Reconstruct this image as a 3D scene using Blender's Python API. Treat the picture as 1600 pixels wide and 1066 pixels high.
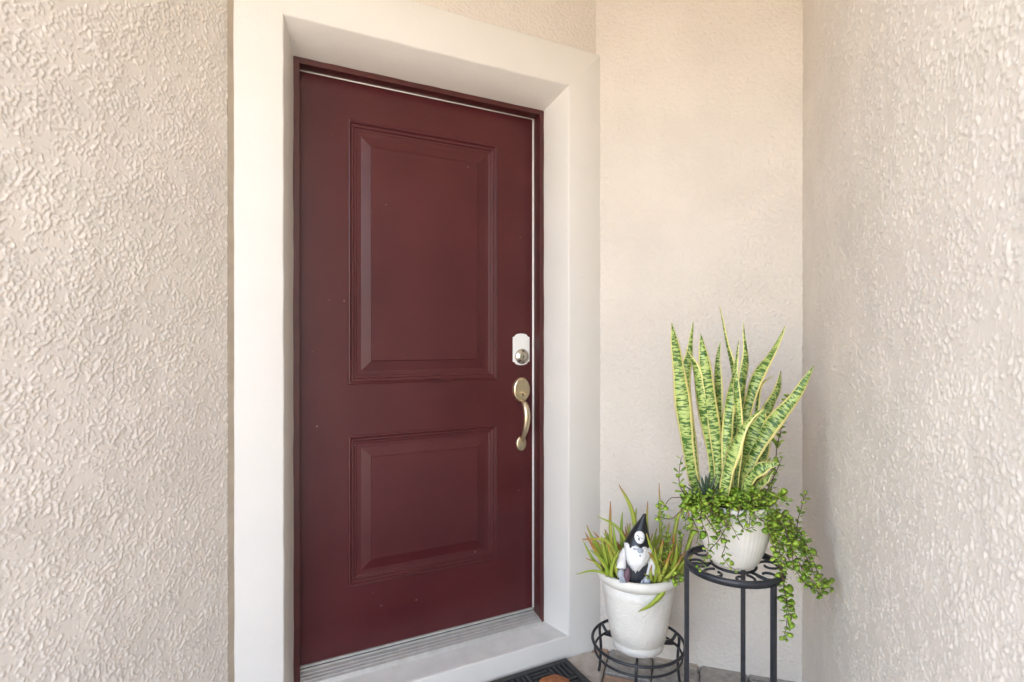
import bpy, bmesh, math, random
import numpy as np
from mathutils import Vector, Matrix

for o in list(bpy.data.objects):
    bpy.data.objects.remove(o)
scene = bpy.context.scene
rng = random.Random(7)

# ---------------------------------------------------------------- camera
FPX = 850.0                      # focal length in pixels of the 1600 px wide photograph
YAW, PITCH = math.radians(26.911), math.radians(-0.114)
CAM = Vector((-0.1973, -1.9751, 1.2408))
FWD = Vector((math.sin(YAW) * math.cos(PITCH), math.cos(YAW) * math.cos(PITCH), math.sin(PITCH)))
RIGHT = Vector((math.cos(YAW), -math.sin(YAW), 0))
UP = RIGHT.cross(FWD)
cd = bpy.data.cameras.new('camera')
cam = bpy.data.objects.new('camera', cd)
scene.collection.objects.link(cam)
cd.sensor_width = 36.0
cd.lens = FPX / 1600 * 36.0
cd.clip_start, cd.clip_end = 0.02, 500
cam.matrix_world = Matrix(((RIGHT.x, UP.x, -FWD.x, CAM.x), (RIGHT.y, UP.y, -FWD.y, CAM.y),
                           (RIGHT.z, UP.z, -FWD.z, CAM.z), (0, 0, 0, 1)))
scene.camera = cam

# ---------------------------------------------------------------- world, sun, exposure
SUN_AZ, SUN_EL = math.radians(75), math.radians(58)
w = bpy.data.worlds.new('World')
scene.world = w
w.use_nodes = True
sky = w.node_tree.nodes.new('ShaderNodeTexSky')
sky.sky_type = 'NISHITA'
sky.sun_disc = False
sky.sun_elevation = SUN_EL
sky.sun_rotation = SUN_AZ
sky.dust_density = 3.0
bg = w.node_tree.nodes['Background']
bg.inputs['Strength'].default_value = 0.15
w.node_tree.links.new(sky.outputs[0], bg.inputs['Color'])
sl = bpy.data.lights.new('sun', 'SUN')
sl.energy = 2.0
sl.angle = math.radians(0.6)
sl.color = (1.0, 0.95, 0.87)
sun = bpy.data.objects.new('sun', sl)
scene.collection.objects.link(sun)
sdir = Vector((math.sin(SUN_AZ) * math.cos(SUN_EL), math.cos(SUN_AZ) * math.cos(SUN_EL), math.sin(SUN_EL)))
sun.location = sdir * 20
sun.rotation_euler = (-sdir).to_track_quat('-Z', 'Y').to_euler()
vs = scene.view_settings
vs.view_transform = 'Standard'
vs.look = 'None'
vs.gamma = 1.0
vs.exposure = 3.63
vs.use_white_balance = True
vs.white_balance_temperature = 8150
vs.white_balance_tint = 14
scene.cycles.max_bounces = 10
scene.cycles.diffuse_bounces = 6

# ---------------------------------------------------------------- helpers
def P(px, py, depth):
    """point of the place at this depth (m along the view axis) and bearing of the photograph"""
    return CAM + depth * (FWD + RIGHT * ((px - 800) / FPX) - UP * ((py - 533) / FPX))

def CP(x, depth, z):
    """x to the right of the camera axis, depth along it, height z"""
    f = Vector((math.sin(YAW), math.cos(YAW), 0))
    q = CAM + RIGHT * x + f * depth
    return Vector((q.x, q.y, z))

def D(px, py, y):
    """hit of a sight line with the plane at distance y in front (-) of the door leaf"""
    d = FWD + RIGHT * ((px - 800) / FPX) - UP * ((py - 533) / FPX)
    return CAM + d * ((y - CAM.y) / d.y)

C45 = math.sqrt(0.5)
def NK(lx, ly, z):
    """porch axes: x along the back wall, y into the house; origin where door casing meets back wall"""
    return Vector((1.113 + C45 * (lx + ly), -0.18 + C45 * (ly - lx), z))

ORIG = {}
def world_loc(o):
    v = Vector((0, 0, 0))
    while o is not None:
        v += o.location
        o = o.parent
    return v

def link(o, parent=None):
    scene.collection.objects.link(o)
    if parent is not None:
        o.parent = parent
    return o

def tag(o, label=None, cat=None, group=None, kind=None):
    if label: o['label'] = label
    if cat: o['category'] = cat
    if group: o['group'] = group
    if kind: o['kind'] = kind
    return o

def thing(name, loc, label, cat, group=None):
    o = bpy.data.objects.new(name, None)
    o.empty_display_size = 0.05
    link(o)
    o.location = loc
    return tag(o, label, cat, group)

def mesh(name, verts, faces, mat, parent=None, smooth=False, uvs=None, origin=None):
    off = world_loc(parent) if parent is not None else Vector((0, 0, 0))
    loc = Vector(origin) if origin is not None else off
    me = bpy.data.meshes.new(name)
    me.from_pydata([tuple(Vector(v) - loc) for v in verts], [], faces)
    if uvs is not None:
        l = me.uv_layers.new(name='UVMap')
        idx = np.zeros(len(me.loops), dtype=np.int32)
        me.loops.foreach_get('vertex_index', idx)
        l.data.foreach_set('uv', np.array(uvs, dtype=np.float32)[idx].ravel())
    if smooth:
        me.polygons.foreach_set('use_smooth', [True] * len(me.polygons))
    me.materials.append(mat)
    me.update()
    bm = bmesh.new(); bm.from_mesh(me)
    bmesh.ops.recalc_face_normals(bm, faces=bm.faces[:])
    bm.to_mesh(me); bm.free()
    o = bpy.data.objects.new(name, me)
    link(o, parent)
    o.location = loc - off
    return o

def bevel(o, wdt=0.003, seg=2, angle=40):
    m = o.modifiers.new('bevel', 'BEVEL')
    m.width = wdt; m.segments = seg; m.limit_method = 'ANGLE'; m.angle_limit = math.radians(angle)
    return o

def hexa(p):
    """8 corners: bottom ring then top ring"""
    return list(p), [(0, 1, 2, 3), (7, 6, 5, 4), (0, 4, 5, 1), (1, 5, 6, 2), (2, 6, 7, 3), (3, 7, 4, 0)]

def boxv(x0, x1, y0, y1, z0, z1, T=None):
    c = [(x0, y0, z0), (x1, y0, z0), (x1, y1, z0), (x0, y1, z0), (x0, y0, z1), (x1, y0, z1), (x1, y1, z1), (x0, y1, z1)]
    return hexa([T(*q) if T else q for q in c])

class MB:
    def __init__(s): s.v, s.f, s.uv = [], [], []
    def add(s, vf, uv=None):
        n = len(s.v)
        s.v += list(vf[0]); s.f += [tuple(i + n for i in q) for q in vf[1]]
        if uv: s.uv += list(uv)
        return s
    def build(s, name, mat, parent=None, smooth=False, origin=None):
        return mesh(name, s.v, s.f, mat, parent, smooth, s.uv if s.uv else None, origin)

def crom(pts, n):
    pts = [Vector(p) for p in pts]
    if len(pts) == 2:
        return [pts[0].lerp(pts[1], i / (n - 1)) for i in range(n)]
    q = [2 * pts[0] - pts[1]] + pts + [2 * pts[-1] - pts[-2]]
    out = []
    m = len(pts) - 1
    for i in range(n):
        t = i / (n - 1) * m
        k = min(int(t), m - 1); t -= k
        a, b, c, d = q[k:k + 4]
        out.append(0.5 * ((2 * b) + (c - a) * t + (2 * a - 5 * b + 4 * c - d) * t * t + (3 * b - a - 3 * c + d) * t ** 3))
    return out

def tube(pts, r, sides=8, closed=False, square=False, up=None):
    pts = [Vector(p) for p in pts]
    n = len(pts)
    rf = r if callable(r) else (lambda t: r)
    v, f = [], []
    N = None
    for i, p in enumerate(pts):
        if closed:
            T = (pts[(i + 1) % n] - pts[i - 1]).normalized()
        else:
            T = (pts[min(i + 1, n - 1)] - pts[max(i - 1, 0)]).normalized()
        if up is not None:
            N = (Vector(up) - T * T.dot(Vector(up))).normalized()
        elif N is None:
            N = T.orthogonal().normalized()
        else:
            N = (N - T * N.dot(T)).normalized()
        B = T.cross(N)
        rr = rf(i / max(1, n - 1))
        for k in range(sides):
            a = 2 * math.pi * (k + (0.5 if square else 0)) / sides
            v.append(p + (N * math.cos(a) + B * math.sin(a)) * rr)
    for i in range(n if closed else n - 1):
        j = (i + 1) % n
        for k in range(sides):
            k2 = (k + 1) % sides
            f.append((i * sides + k, i * sides + k2, j * sides + k2, j * sides + k))
    if not closed:
        f.append(tuple(range(sides))[::-1])
        f.append(tuple((n - 1) * sides + k for k in range(sides)))
    return v, f

def lathe(profile, c, segs=48, disp=None):
    v, f = [], []
    c = Vector(c)
    m = len(profile)
    for i, (r, z) in enumerate(profile):
        for k in range(segs):
            a = 2 * math.pi * k / segs
            rr = r + (disp(i, a, z) if disp else 0)
            v.append(c + Vector((rr * math.cos(a), rr * math.sin(a), z)))
    for i in range(m - 1):
        for k in range(segs):
            k2 = (k + 1) % segs
            f.append((i * segs + k, i * segs + k2, (i + 1) * segs + k2, (i + 1) * segs + k))
    f.append(tuple(range(segs))[::-1])
    f.append(tuple((m - 1) * segs + k for k in range(segs)))
    return v, f

# value / gradient noise for relief
_pr = np.random.RandomState(3)
_perm = _pr.permutation(512)
_perm = np.concatenate([_perm, _perm, _perm])
_ang = _pr.rand(512) * 2 * np.pi
def gnoise(x, y):
    xi = np.floor(x).astype(int); yi = np.floor(y).astype(int)
    xf = x - xi; yf = y - yi
    u = xf * xf * xf * (xf * (xf * 6 - 15) + 10); v = yf * yf * yf * (yf * (yf * 6 - 15) + 10)
    def g(ix, iy, dx, dy):
        a = _ang[_perm[(_perm[ix % 512] + iy) % 512]]
        return np.cos(a) * dx + np.sin(a) * dy
    n00 = g(xi, yi, xf, yf); n10 = g(xi + 1, yi, xf - 1, yf)
    n01 = g(xi, yi + 1, xf, yf - 1); n11 = g(xi + 1, yi + 1, xf - 1, yf - 1)
    a = n00 + u * (n10 - n00); b = n01 + u * (n11 - n01)
    return 1.5 * (a + v * (b - a))
def fbm(x, y, o=3):
    s = 0; a = 1.0; t = 0
    for k in range(o):
        s = s + a * gnoise(x * 2 ** k + 17.3 * k, y * 2 ** k + 5.1 * k); t += a; a *= 0.5
    return s / t
def sstep(a, b, x):
    t = np.clip((x - a) / (b - a), 0, 1)
    return t * t * (3 - 2 * t)

# ---------------------------------------------------------------- materials
def mat(name, col, rough=0.5, metal=0.0, spec=0.5, var=0.0, vscale=8.0, bump=0.0, bscale=200.0, bdist=0.001,
        sss=0.0, trans=0.0, coat=0.0, rvar=0.0):
    m = bpy.data.materials.new(name)
    m.use_nodes = True
    nt = m.node_tree; N = nt.nodes; L = nt.links
    b = N['Principled BSDF']
    b.inputs['Base Color'].default_value = (*col, 1)
    b.inputs['Roughness'].default_value = rough
    b.inputs['Metallic'].default_value = metal
    b.inputs['Specular IOR Level'].default_value = spec
    if coat: b.inputs['Coat Weight'].default_value = coat
    if sss:
        b.inputs['Subsurface Weight'].default_value = sss
        b.inputs['Subsurface Radius'].default_value = (0.004, 0.006, 0.002)
        b.inputs['Subsurface Scale'].default_value = 1.0
    tc = N.new('ShaderNodeTexCoord')
    if var:
        n = N.new('ShaderNodeTexNoise'); n.inputs['Scale'].default_value = vscale; n.inputs['Detail'].default_value = 6
        L.new(tc.outputs['Object'], n.inputs['Vector'])
        mr = N.new('ShaderNodeMapRange'); mr.inputs[1].default_value = 0.3; mr.inputs[2].default_value = 0.7
        mr.inputs[3].default_value = 1 - var; mr.inputs[4].default_value = 1 + var
        L.new(n.outputs['Fac'], mr.inputs[0])
        mx = N.new('ShaderNodeVectorMath'); mx.operation = 'SCALE'
        mx.inputs[0].default_value = col
        L.new(mr.outputs[0], mx.inputs['Scale'])
        L.new(mx.outputs[0], b.inputs['Base Color'])
        if rvar:
            m2 = N.new('ShaderNodeMapRange'); m2.inputs[1].default_value = 0.3; m2.inputs[2].default_value = 0.7
            m2.inputs[3].default_value = rough - rvar; m2.inputs[4].default_value = rough + rvar
            L.new(n.outputs['Fac'], m2.inputs[0]); L.new(m2.outputs[0], b.inputs['Roughness'])
    if bump:
        n = N.new('ShaderNodeTexNoise'); n.inputs['Scale'].default_value = bscale; n.inputs['Detail'].default_value = 4
        L.new(tc.outputs['Object'], n.inputs['Vector'])
        bp = N.new('ShaderNodeBump'); bp.inputs['Strength'].default_value = bump; bp.inputs['Distance'].default_value = bdist
        L.new(n.outputs['Fac'], bp.inputs['Height']); L.new(bp.outputs[0], b.inputs['Normal'])
    return m

M = {}
WALLC = (0.685, 0.622, 0.562)
M['stucco'] = mat('stucco_paint', WALLC, 0.6, spec=0.35, var=0.05, vscale=5, bump=0.5, bscale=420, bdist=0.001)
M['plaster'] = mat('plaster_paint', WALLC, 0.6, spec=0.35, var=0.04, vscale=4, bump=0.8, bscale=85, bdist=0.008)
M['bead'] = mat('shaded_bead_paint', (0.46, 0.38, 0.30), 0.6, var=0.12, vscale=20, bump=0.3, bscale=150, bdist=0.001)  # beige wall paint darkened: the corner's shade is put into this colour
M['white'] = mat('white_trim_paint', (0.70, 0.67, 0.63), 0.5, spec=0.35, var=0.02, vscale=5, bump=0.35, bscale=80, bdist=0.003)
M['sill'] = mat('worn_sill_paint', (0.68, 0.665, 0.63), 0.6, var=0.08, vscale=14, bump=0.3, bscale=120, bdist=0.001)
M['ceiling'] = mat('ceiling_paint', (0.80, 0.78, 0.75), 0.8, bump=0.3, bscale=120)
M['frame'] = mat('frame_paint', (0.070, 0.013, 0.013), 0.30, spec=0.5, var=0.15, vscale=18, bump=0.2, bscale=60, bdist=0.0008)
M['wstrip'] = mat('weatherstrip', (0.85, 0.83, 0.80), 0.4)
M['alu'] = mat('aluminium', (0.50, 0.485, 0.46), 0.5, metal=0.35, var=0.1, vscale=30, bump=0.1, bscale=200)
M['rubber'] = mat('black_rubber', (0.028, 0.028, 0.030), 0.55, var=0.25, vscale=40, bump=0.3, bscale=300, bdist=0.001)
M['brass'] = mat('satin_brass', (0.72, 0.60, 0.42), 0.34, metal=1.0, var=0.06, vscale=60, bump=0.05, bscale=300)
M['nickel'] = mat('satin_nickel', (0.62, 0.58, 0.50), 0.25, metal=1.0)
M['plate'] = mat('white_enamel', (0.82, 0.82, 0.80), 0.35)
M['dark'] = mat('dark_slot', (0.02, 0.015, 0.012), 0.5)
M['iron'] = mat('black_iron', (0.022, 0.024, 0.030), 0.38, spec=0.5, var=0.25, vscale=50, bump=0.25, bscale=250, bdist=0.0006)
M['soil'] = mat('potting_soil', (0.035, 0.022, 0.014), 0.95, var=0.5, vscale=120, bump=1.0, bscale=120, bdist=0.006)
M['orange'] = mat('orange_print', (0.50, 0.16, 0.045), 0.6, var=0.3, vscale=60, bump=0.4, bscale=200)

def specks(m, scale, col, lo=0.56, size=0.05, amount=0.7):
    """small dirt marks with soft edges, in patches"""
    nt = m.node_tree; N = nt.nodes; L = nt.links; b = N['Principled BSDF']
    geo = N.new('ShaderNodeNewGeometry')
    vo = N.new('ShaderNodeTexVoronoi'); vo.inputs['Scale'].default_value = scale
    nz = N.new('ShaderNodeTexNoise'); nz.inputs['Scale'].default_value = 60
    mxv = N.new('ShaderNodeMix'); mxv.data_type = 'VECTOR'; mxv.inputs[0].default_value = 0.012
    L.new(geo.outputs['Position'], mxv.inputs[4]); L.new(geo.outputs['Position'], nz.inputs['Vector']); L.new(nz.outputs['Color'], mxv.inputs[5])
    L.new(mxv.outputs[1], vo.inputs['Vector'])
    lt = N.new('ShaderNodeMapRange'); lt.inputs[1].default_value = size * 0.5; lt.inputs[2].default_value = size
    lt.inputs[3].default_value = amount; lt.inputs[4].default_value = 0
    L.new(vo.outputs['Distance'], lt.inputs[0])
    n2 = N.new('ShaderNodeTexNoise'); n2.inputs['Scale'].default_value = 4.3
    L.new(geo.outputs['Position'], n2.inputs['Vector'])
    gt = N.new('ShaderNodeMapRange'); gt.inputs[1].default_value = lo; gt.inputs[2].default_value = lo + 0.06
    L.new(n2.outputs['Fac'], gt.inputs[0])
    mu = N.new('ShaderNodeMath'); mu.operation = 'MULTIPLY'
    L.new(lt.outputs[0], mu.inputs[0]); L.new(gt.outputs[0], mu.inputs[1])
    mx = N.new('ShaderNodeMix'); mx.data_type = 'RGBA'
    L.new(mu.outputs[0], mx.inputs[0])
    src = b.inputs['Base Color'].links[0].from_socket
    L.new(src, mx.inputs[6]); mx.inputs[7].default_value = (*col, 1)
    L.new(mx.outputs[2], b.inputs['Base Color'])
specks(M['white'], 9, (0.30, 0.25, 0.20), 0.54, 0.035)
specks(M['plaster'], 11, (0.26, 0.20, 0.15), 0.55, 0.03, 0.6)
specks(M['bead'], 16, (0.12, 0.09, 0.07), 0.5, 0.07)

def door_material():
    m = mat('maroon_door_paint', (0.125, 0.024, 0.021), 0.30, spec=0.42)
    nt = m.node_tree; N = nt.nodes; L = nt.links; b = N['Principled BSDF']
    tc = N.new('ShaderNodeTexCoord')
    geo = N.new('ShaderNodeNewGeometry')
    n = N.new('ShaderNodeTexNoise'); n.inputs['Scale'].default_value = 3.2; n.inputs['Detail'].default_value = 6
    L.new(geo.outputs['Position'], n.inputs['Vector'])
    r = N.new('ShaderNodeValToRGB')
    r.color_ramp.elements[0].position = 0.3; r.color_ramp.elements[0].color = (0.066, 0.0095, 0.012, 1)
    r.color_ramp.elements[1].position = 0.7; r.color_ramp.elements[1].color = (0.090, 0.0155, 0.0175, 1)
    L.new(n.outputs['Fac'], r.inputs[0])
    # dust specks and scuffs
    vo = N.new('ShaderNodeTexVoronoi'); vo.inputs['Scale'].default_value = 17
    L.new(geo.outputs['Position'], vo.inputs['Vector'])
    lt = N.new('ShaderNodeMapRange'); lt.inputs[1].default_value = 0.035; lt.inputs[2].default_value = 0.075
    lt.inputs[3].default_value = 1; lt.inputs[4].default_value = 0
    L.new(vo.outputs['Distance'], lt.inputs[0])
    n2 = N.new('ShaderNodeTexNoise'); n2.inputs['Scale'].default_value = 9
    L.new(geo.outputs['Position'], n2.inputs['Vector'])
    gt = N.new('ShaderNodeMapRange'); gt.inputs[1].default_value = 0.52; gt.inputs[2].default_value = 0.62
    L.new(n2.outputs['Fac'], gt.inputs[0])
    mu = N.new('ShaderNodeMath'); mu.operation = 'MULTIPLY'
    L.new(lt.outputs[0], mu.inputs[0]); L.new(gt.outputs[0], mu.inputs[1])
    mu2 = N.new('ShaderNodeMath'); mu2.operation = 'MULTIPLY'; mu2.inputs[1].default_value = 0.55
    L.new(mu.outputs[0], mu2.inputs[0])
    mx = N.new('ShaderNodeMix'); mx.data_type = 'RGBA'
    L.new(mu2.outputs[0], mx.inputs[0]); L.new(r.outputs[0], mx.inputs[6]); mx.inputs[7].default_value = (0.36, 0.25, 0.22, 1)
    L.new(mx.outputs[2], b.inputs['Base Color'])
    rr = N.new('ShaderNodeMapRange'); rr.inputs[3].default_value = 0.26; rr.inputs[4].default_value = 0.40
    L.new(n.outputs['Fac'], rr.inputs[0]); L.new(rr.outputs[0], b.inputs['Roughness'])
    n3 = N.new('ShaderNodeTexNoise'); n3.inputs['Scale'].default_value = 7; n3.inputs['Detail'].default_value = 2
    L.new(geo.outputs['Position'], n3.inputs['Vector'])
    bp = N.new('ShaderNodeBump'); bp.inputs['Strength'].default_value = 0.12; bp.inputs['Distance'].default_value = 0.01
    L.new(n3.outputs['Fac'], bp.inputs['Height']); L.new(bp.outputs[0], b.inputs['Normal'])
    return m
M['door'] = door_material()

def paver_material(name, c1, c2):
    m = mat(name, c1, 0.8, bump=0.6, bscale=70, bdist=0.003)
    nt = m.node_tree; N = nt.nodes; L = nt.links; b = N['Principled BSDF']
    geo = N.new('ShaderNodeNewGeometry')
    n = N.new('ShaderNodeTexNoise'); n.inputs['Scale'].default_value = 26; n.inputs['Detail'].default_value = 8; n.inputs['Roughness'].default_value = 0.7
    L.new(geo.outputs['Position'], n.inputs['Vector'])
    r = N.new('ShaderNodeValToRGB')
    r.color_ramp.elements[0].position = 0.36; r.color_ramp.elements[0].color = (*c1, 1)
    r.color_ramp.elements[1].position = 0.66; r.color_ramp.elements[1].color = (*c2, 1)
    L.new(n.outputs['Fac'], r.inputs[0]); L.new(r.outputs[0], b.inputs['Base Color'])
    return m
PAV = [paver_material('terracotta_paver', (0.36, 0.21, 0.14), (0.48, 0.33, 0.24)),
       paver_material('grey_paver', (0.23, 0.21, 0.19), (0.46, 0.43, 0.39)),
       paver_material('sand_paver', (0.40, 0.34, 0.28), (0.54, 0.48, 0.42)),
       paver_material('taupe_paver', (0.27, 0.24, 0.21), (0.44, 0.40, 0.36))]

# ---------------------------------------------------------------- the setting: ground
H = 0.122                    # height of the door's foot above the porch floor
CEIL = 2.78
M['bed'] = mat('paver_bed', (0.10, 0.085, 0.07), 0.95, var=0.3, vscale=60, bump=0.8, bscale=150, bdist=0.003)
M['lawn'] = mat('lawn', (0.055, 0.085, 0.025), 0.95, var=0.4, vscale=3, bump=1, bscale=60, bdist=0.03)
M['concrete'] = mat('concrete_drive', (0.36, 0.335, 0.305), 0.85, var=0.1, vscale=1.5, bump=0.4, bscale=60, bdist=0.003)
def sheet(name, x0, x1, y0, y1, z, m):
    v, f = [NK(x0, y0, z), NK(x1, y0, z), NK(x1, y1, z), NK(x0, y1, z)], [(0, 1, 2, 3)]
    return tag(mesh(name, v, f, m), kind='structure')
sheet('ground', -150, 150, -150, 150, -0.055, M['lawn'])
sheet('driveway', -9, 9, -26, -3.6, -0.045, M['concrete'])
floor_o = sheet('porch_floor', -1.9, 1.2, -3.5, 0.9, -0.035, M['bed'])

# pavers, one object each, laid along the porch axes
pm = []
for k in range(8):
    rr = random.Random(k)
    m_ = PAV[k % 4]
    wx, wy = 0.164, 0.250
    bmx = bmesh.new()
    bmesh.ops.create_cube(bmx, size=1.0)
    for v in bmx.verts:
        v.co = Vector((v.co.x * wx, v.co.y * wy, v.co.z * 0.04 + rr.uniform(-0.0012, 0.0012)))
    bmesh.ops.bevel(bmx, geom=bmx.edges[:], offset=0.006, segments=2, affect='EDGES')
    for v in bmx.verts:
        v.co += Vector((rr.uniform(-1, 1), rr.uniform(-1, 1), rr.uniform(-.4, .4))) * 0.0012
    me = bpy.data.meshes.new('paver'); bmx.to_mesh(me); bmx.free()
    me.materials.append(m_)
    pm.append(me)
cnt = 0
seq = {0: 1, 1: 2, 2: 3, -1: 0, -2: 2}
for i in range(-10, 6):
    lx = 0.208 - 0.085 + 0.170 * i
    for j in range(0, 14):
        ly = 0.22 - 0.256 * j + (0.128 if i % 2 else 0.0)
        if lx < -1.78 or lx > 1.05 or ly < -3.35:
            continue
        if lx < -0.95 and ly > -0.9: continue
        if lx > 0.78: continue
        if ly - lx > 0.30 and ly > -1.0 and lx < 0: 
            continue
        a = rng.random()
        kind = 0 if a < 0.2 else 1 if a < 0.48 else 2 if a < 0.75 else 3
        if j <= 1 and i in seq: kind = seq[i]
        o = bpy.data.objects.new('paver', pm[kind + 4 * rng.randrange(2)])
        link(o, floor_o)
        o.location = NK(lx, ly, -0.021 + rng.uniform(-0.0012, 0.0012))
        o.rotation_euler = (rng.uniform(-.004, .004), rng.uniform(-.004, .004), math.radians(-45) + rng.uniform(-.006, .006) + (math.pi if rng.random() < .5 else 0))
        cnt += 1

# ---------------------------------------------------------------- walls
def stucco_h(u, v, seed, ang=0.6, scale=1.0):
    c, s = math.cos(ang), math.sin(ang)
    a = (u * c + v * s) * scale + seed; b = (-u * s + v * c) * scale + seed * 0.7
    wa = a + 0.010 * fbm(a * 22, b * 22, 2); wb = b + 0.010 * fbm(a * 22 + 40, b * 22 + 9, 2)
    big = fbm(wa * 16, wb * 26, 3)
    mid = fbm(wa * 58 + 3, wb * 84 + 8, 4)
    fine = fbm(a * 230, b * 230, 2)
    area = gnoise(a * 5.5 + 5, b * 5.5 + 2) + 0.6 * gnoise(a * 13 + 1, b * 13 + 7)
    q = big * 0.55 + mid * 1.05 + 0.28 * area
    m = sstep(0.03, 0.12, q)
    m2 = sstep(0.17, 0.30, q)
    m3 = sstep(0.30, 0.40, q)
    h = 0.0012 * m + 0.0008 * m2 + 0.0007 * m3 + 0.0009 * m * mid + 0.0009 * fine * (0.10 + m) + 0.0012 * gnoise(a * 7, b * 7)
    return h

def stucco_wall(name, us, zs, pos, nrm, seed, extra, label, ang, amp=1.0, end_soft=None, scale=1.0):
    U, Z = np.meshgrid(us, zs)
    h = stucco_h(U, Z, seed, ang, scale) * amp
    if end_soft is not None: h = h * end_soft(U)
    nu, nz = len(us), len(zs)
    base = np.stack([np.array(pos(u, 0)) for u in us])            # (nu,3)
    V = np.repeat(base[None, :, :], nz, 0)
    V[:, :, 2] = Z
    V += h[..., None] * np.array(nrm)[None, None, :]
    V = V.reshape(-1, 3)
    i = np.arange(nz - 1)[:, None] * nu + np.arange(nu - 1)[None, :]
    F = np.stack([i, i + 1, i + nu + 1, i + nu], -1).reshape(-1, 4)
    nv = len(V)
    V = np.concatenate([V, np.array([tuple(q) for q in extra[0]])])
    EF = np.array(extra[1]) + nv
    me = bpy.data.meshes.new(name)
    allF = np.concatenate([F, EF]).astype(np.int32)
    me.vertices.add(len(V)); me.vertices.foreach_set('co', V.astype(np.float32).ravel())
    me.loops.add(len(allF) * 4); me.loops.foreach_set('vertex_index', allF.ravel())
    me.polygons.add(len(allF))
    me.polygons.foreach_set('loop_start', np.arange(0, len(allF) * 4, 4, dtype=np.int32))
    sm = np.ones(len(allF), dtype=bool); sm[len(F):] = False
    me.polygons.foreach_set('use_smooth', sm)
    me.update(calc_edges=True); me.validate()
    me.materials.append(M['stucco'])
    o = bpy.data.objects.new(name, me)
    link(o)
    return tag(o, label, 'wall')

WT = CEIL + 0.10
# wall on the hinge side of the door
LX = -0.9315
lw_end = -0.953
us = np.concatenate([np.arange(lw_end, -1.66, -0.0022), np.arange(-1.66, -1.85, -0.012)])
zs = np.concatenate([np.arange(-0.05, 0.25, 0.006), np.arange(0.25, 2.25, 0.0023), np.arange(2.25, WT, 0.006)])
nL = NK(1, 0, 0) - NK(0, 0, 0)
eL = us[-1]
xl = -3.4
ex = ([NK(LX, lw_end, -.05), NK(LX, lw_end, WT), NK(xl, lw_end, -.05), NK(xl, lw_end, WT), NK(LX, eL, -.05), NK(LX, eL, WT), NK(xl, eL, -.05), NK(xl, eL, WT)],
      [(4, 5, 7, 6), (2, 3, 1, 0), (6, 7, 3, 2)])
stucco_wall('stucco_wall', us, zs, lambda u, z: NK(LX, u, z), nL, 3.7, ex,
            'rough beige stucco wall on the hinge side of the maroon door', 0.95, 0.95, None, 1.8)
# wall on the far side, behind the trailing plant
RX = 0.731
us = np.concatenate([np.arange(0.0, -0.6, -0.0027), np.arange(-0.6, -1.65, -0.0024), np.arange(-1.65, -2.7, -0.012)])
zs = np.concatenate([np.arange(-0.05, 0.35, 0.006), np.arange(0.35, 2.2, 0.0027), np.arange(2.2, WT, 0.006)])
eR = us[-1]
xr = 3.4
ex = ([NK(RX, eR, -.05), NK(RX, eR, WT), NK(xr, eR, -.05), NK(xr, eR, WT), NK(xr, 0.3, -.05), NK(xr, 0.3, WT)],
      [(0, 1, 3, 2), (2, 3, 5, 4)])
stucco_wall('stucco_wall', us, zs, lambda u, z: NK(RX, u, z), -nL, 11.3, ex,
            'rough beige stucco wall meeting the smooth wall behind the plants', -0.15, 0.85, None, 1.9)
# smooth back wall
v, f = boxv(-0.03, RX + 0.05, 0, 0.15, -0.05, WT, NK)
tag(mesh('plaster_wall', v, f, M['plaster']), 'smooth beige plaster wall behind the potted plants, between casing and rough wall', 'wall')
# wall over the door
v, f = boxv(-0.245, 1.115, -0.168, -0.02, 2.386, WT)
tag(mesh('door_wall', v, f, M['plaster']), 'strip of beige wall above the white door casing', 'wall')
# porch ceiling with the roof over it
cl = thing('porch_roof', NK(0, -1.0, CEIL), 'pale flat porch ceiling over the doorway', 'roof')
v, f = boxv(-3.6, 3.6, -2.50, 2.6, CEIL, CEIL + 0.16, NK)
mesh('ceiling', v, f, M['ceiling'], cl)
v, f = boxv(-3.62, 3.62, -2.54, -2.50, CEIL - 0.03, CEIL + 0.2, NK)
mesh('fascia', v, f, M['white'], cl)

# ---------------------------------------------------------------- door surround (white)
sur = thing('door_surround', (0.45, -0.18, 0), 'white painted plaster casing with splayed reveals and step around the maroon door', 'door casing')
CF, JF = -0.18, -0.055              # casing face, jamb face
oL, oR, oT = -0.203, 1.118, 2.390
iL, iR, iT = -0.0675, 0.963, 2.235
jL, jR, jT = -0.024, 0.919, 2.172
def wob(p, a=0.0012):
    return Vector(p) + Vector((rng.uniform(-a, a), rng.uniform(-a * .5, a * .5), rng.uniform(-a, a)))
def profile_sweep(rings, n, name, m, parent):
    """rings: list of (start,end) point pairs; builds a strip surface with n segments along it, slightly uneven"""
    v, f = [], []
    k = len(rings)
    for i in range(n + 1):
        t = i / n
        for (a, b) in rings:
            p = Vector(a).lerp(Vector(b), t)
            v.append(wob(p) if 0 < i < n else p)
    for i in range(n):
        for j in range(k - 1):
            f.append((i * k + j, i * k + j + 1, (i + 1) * k + j + 1, (i + 1) * k + j))
    o = mesh(name, v, f, m, parent, smooth=True)
    bevel(o, 0.005, 3, 30)
    return o
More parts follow.
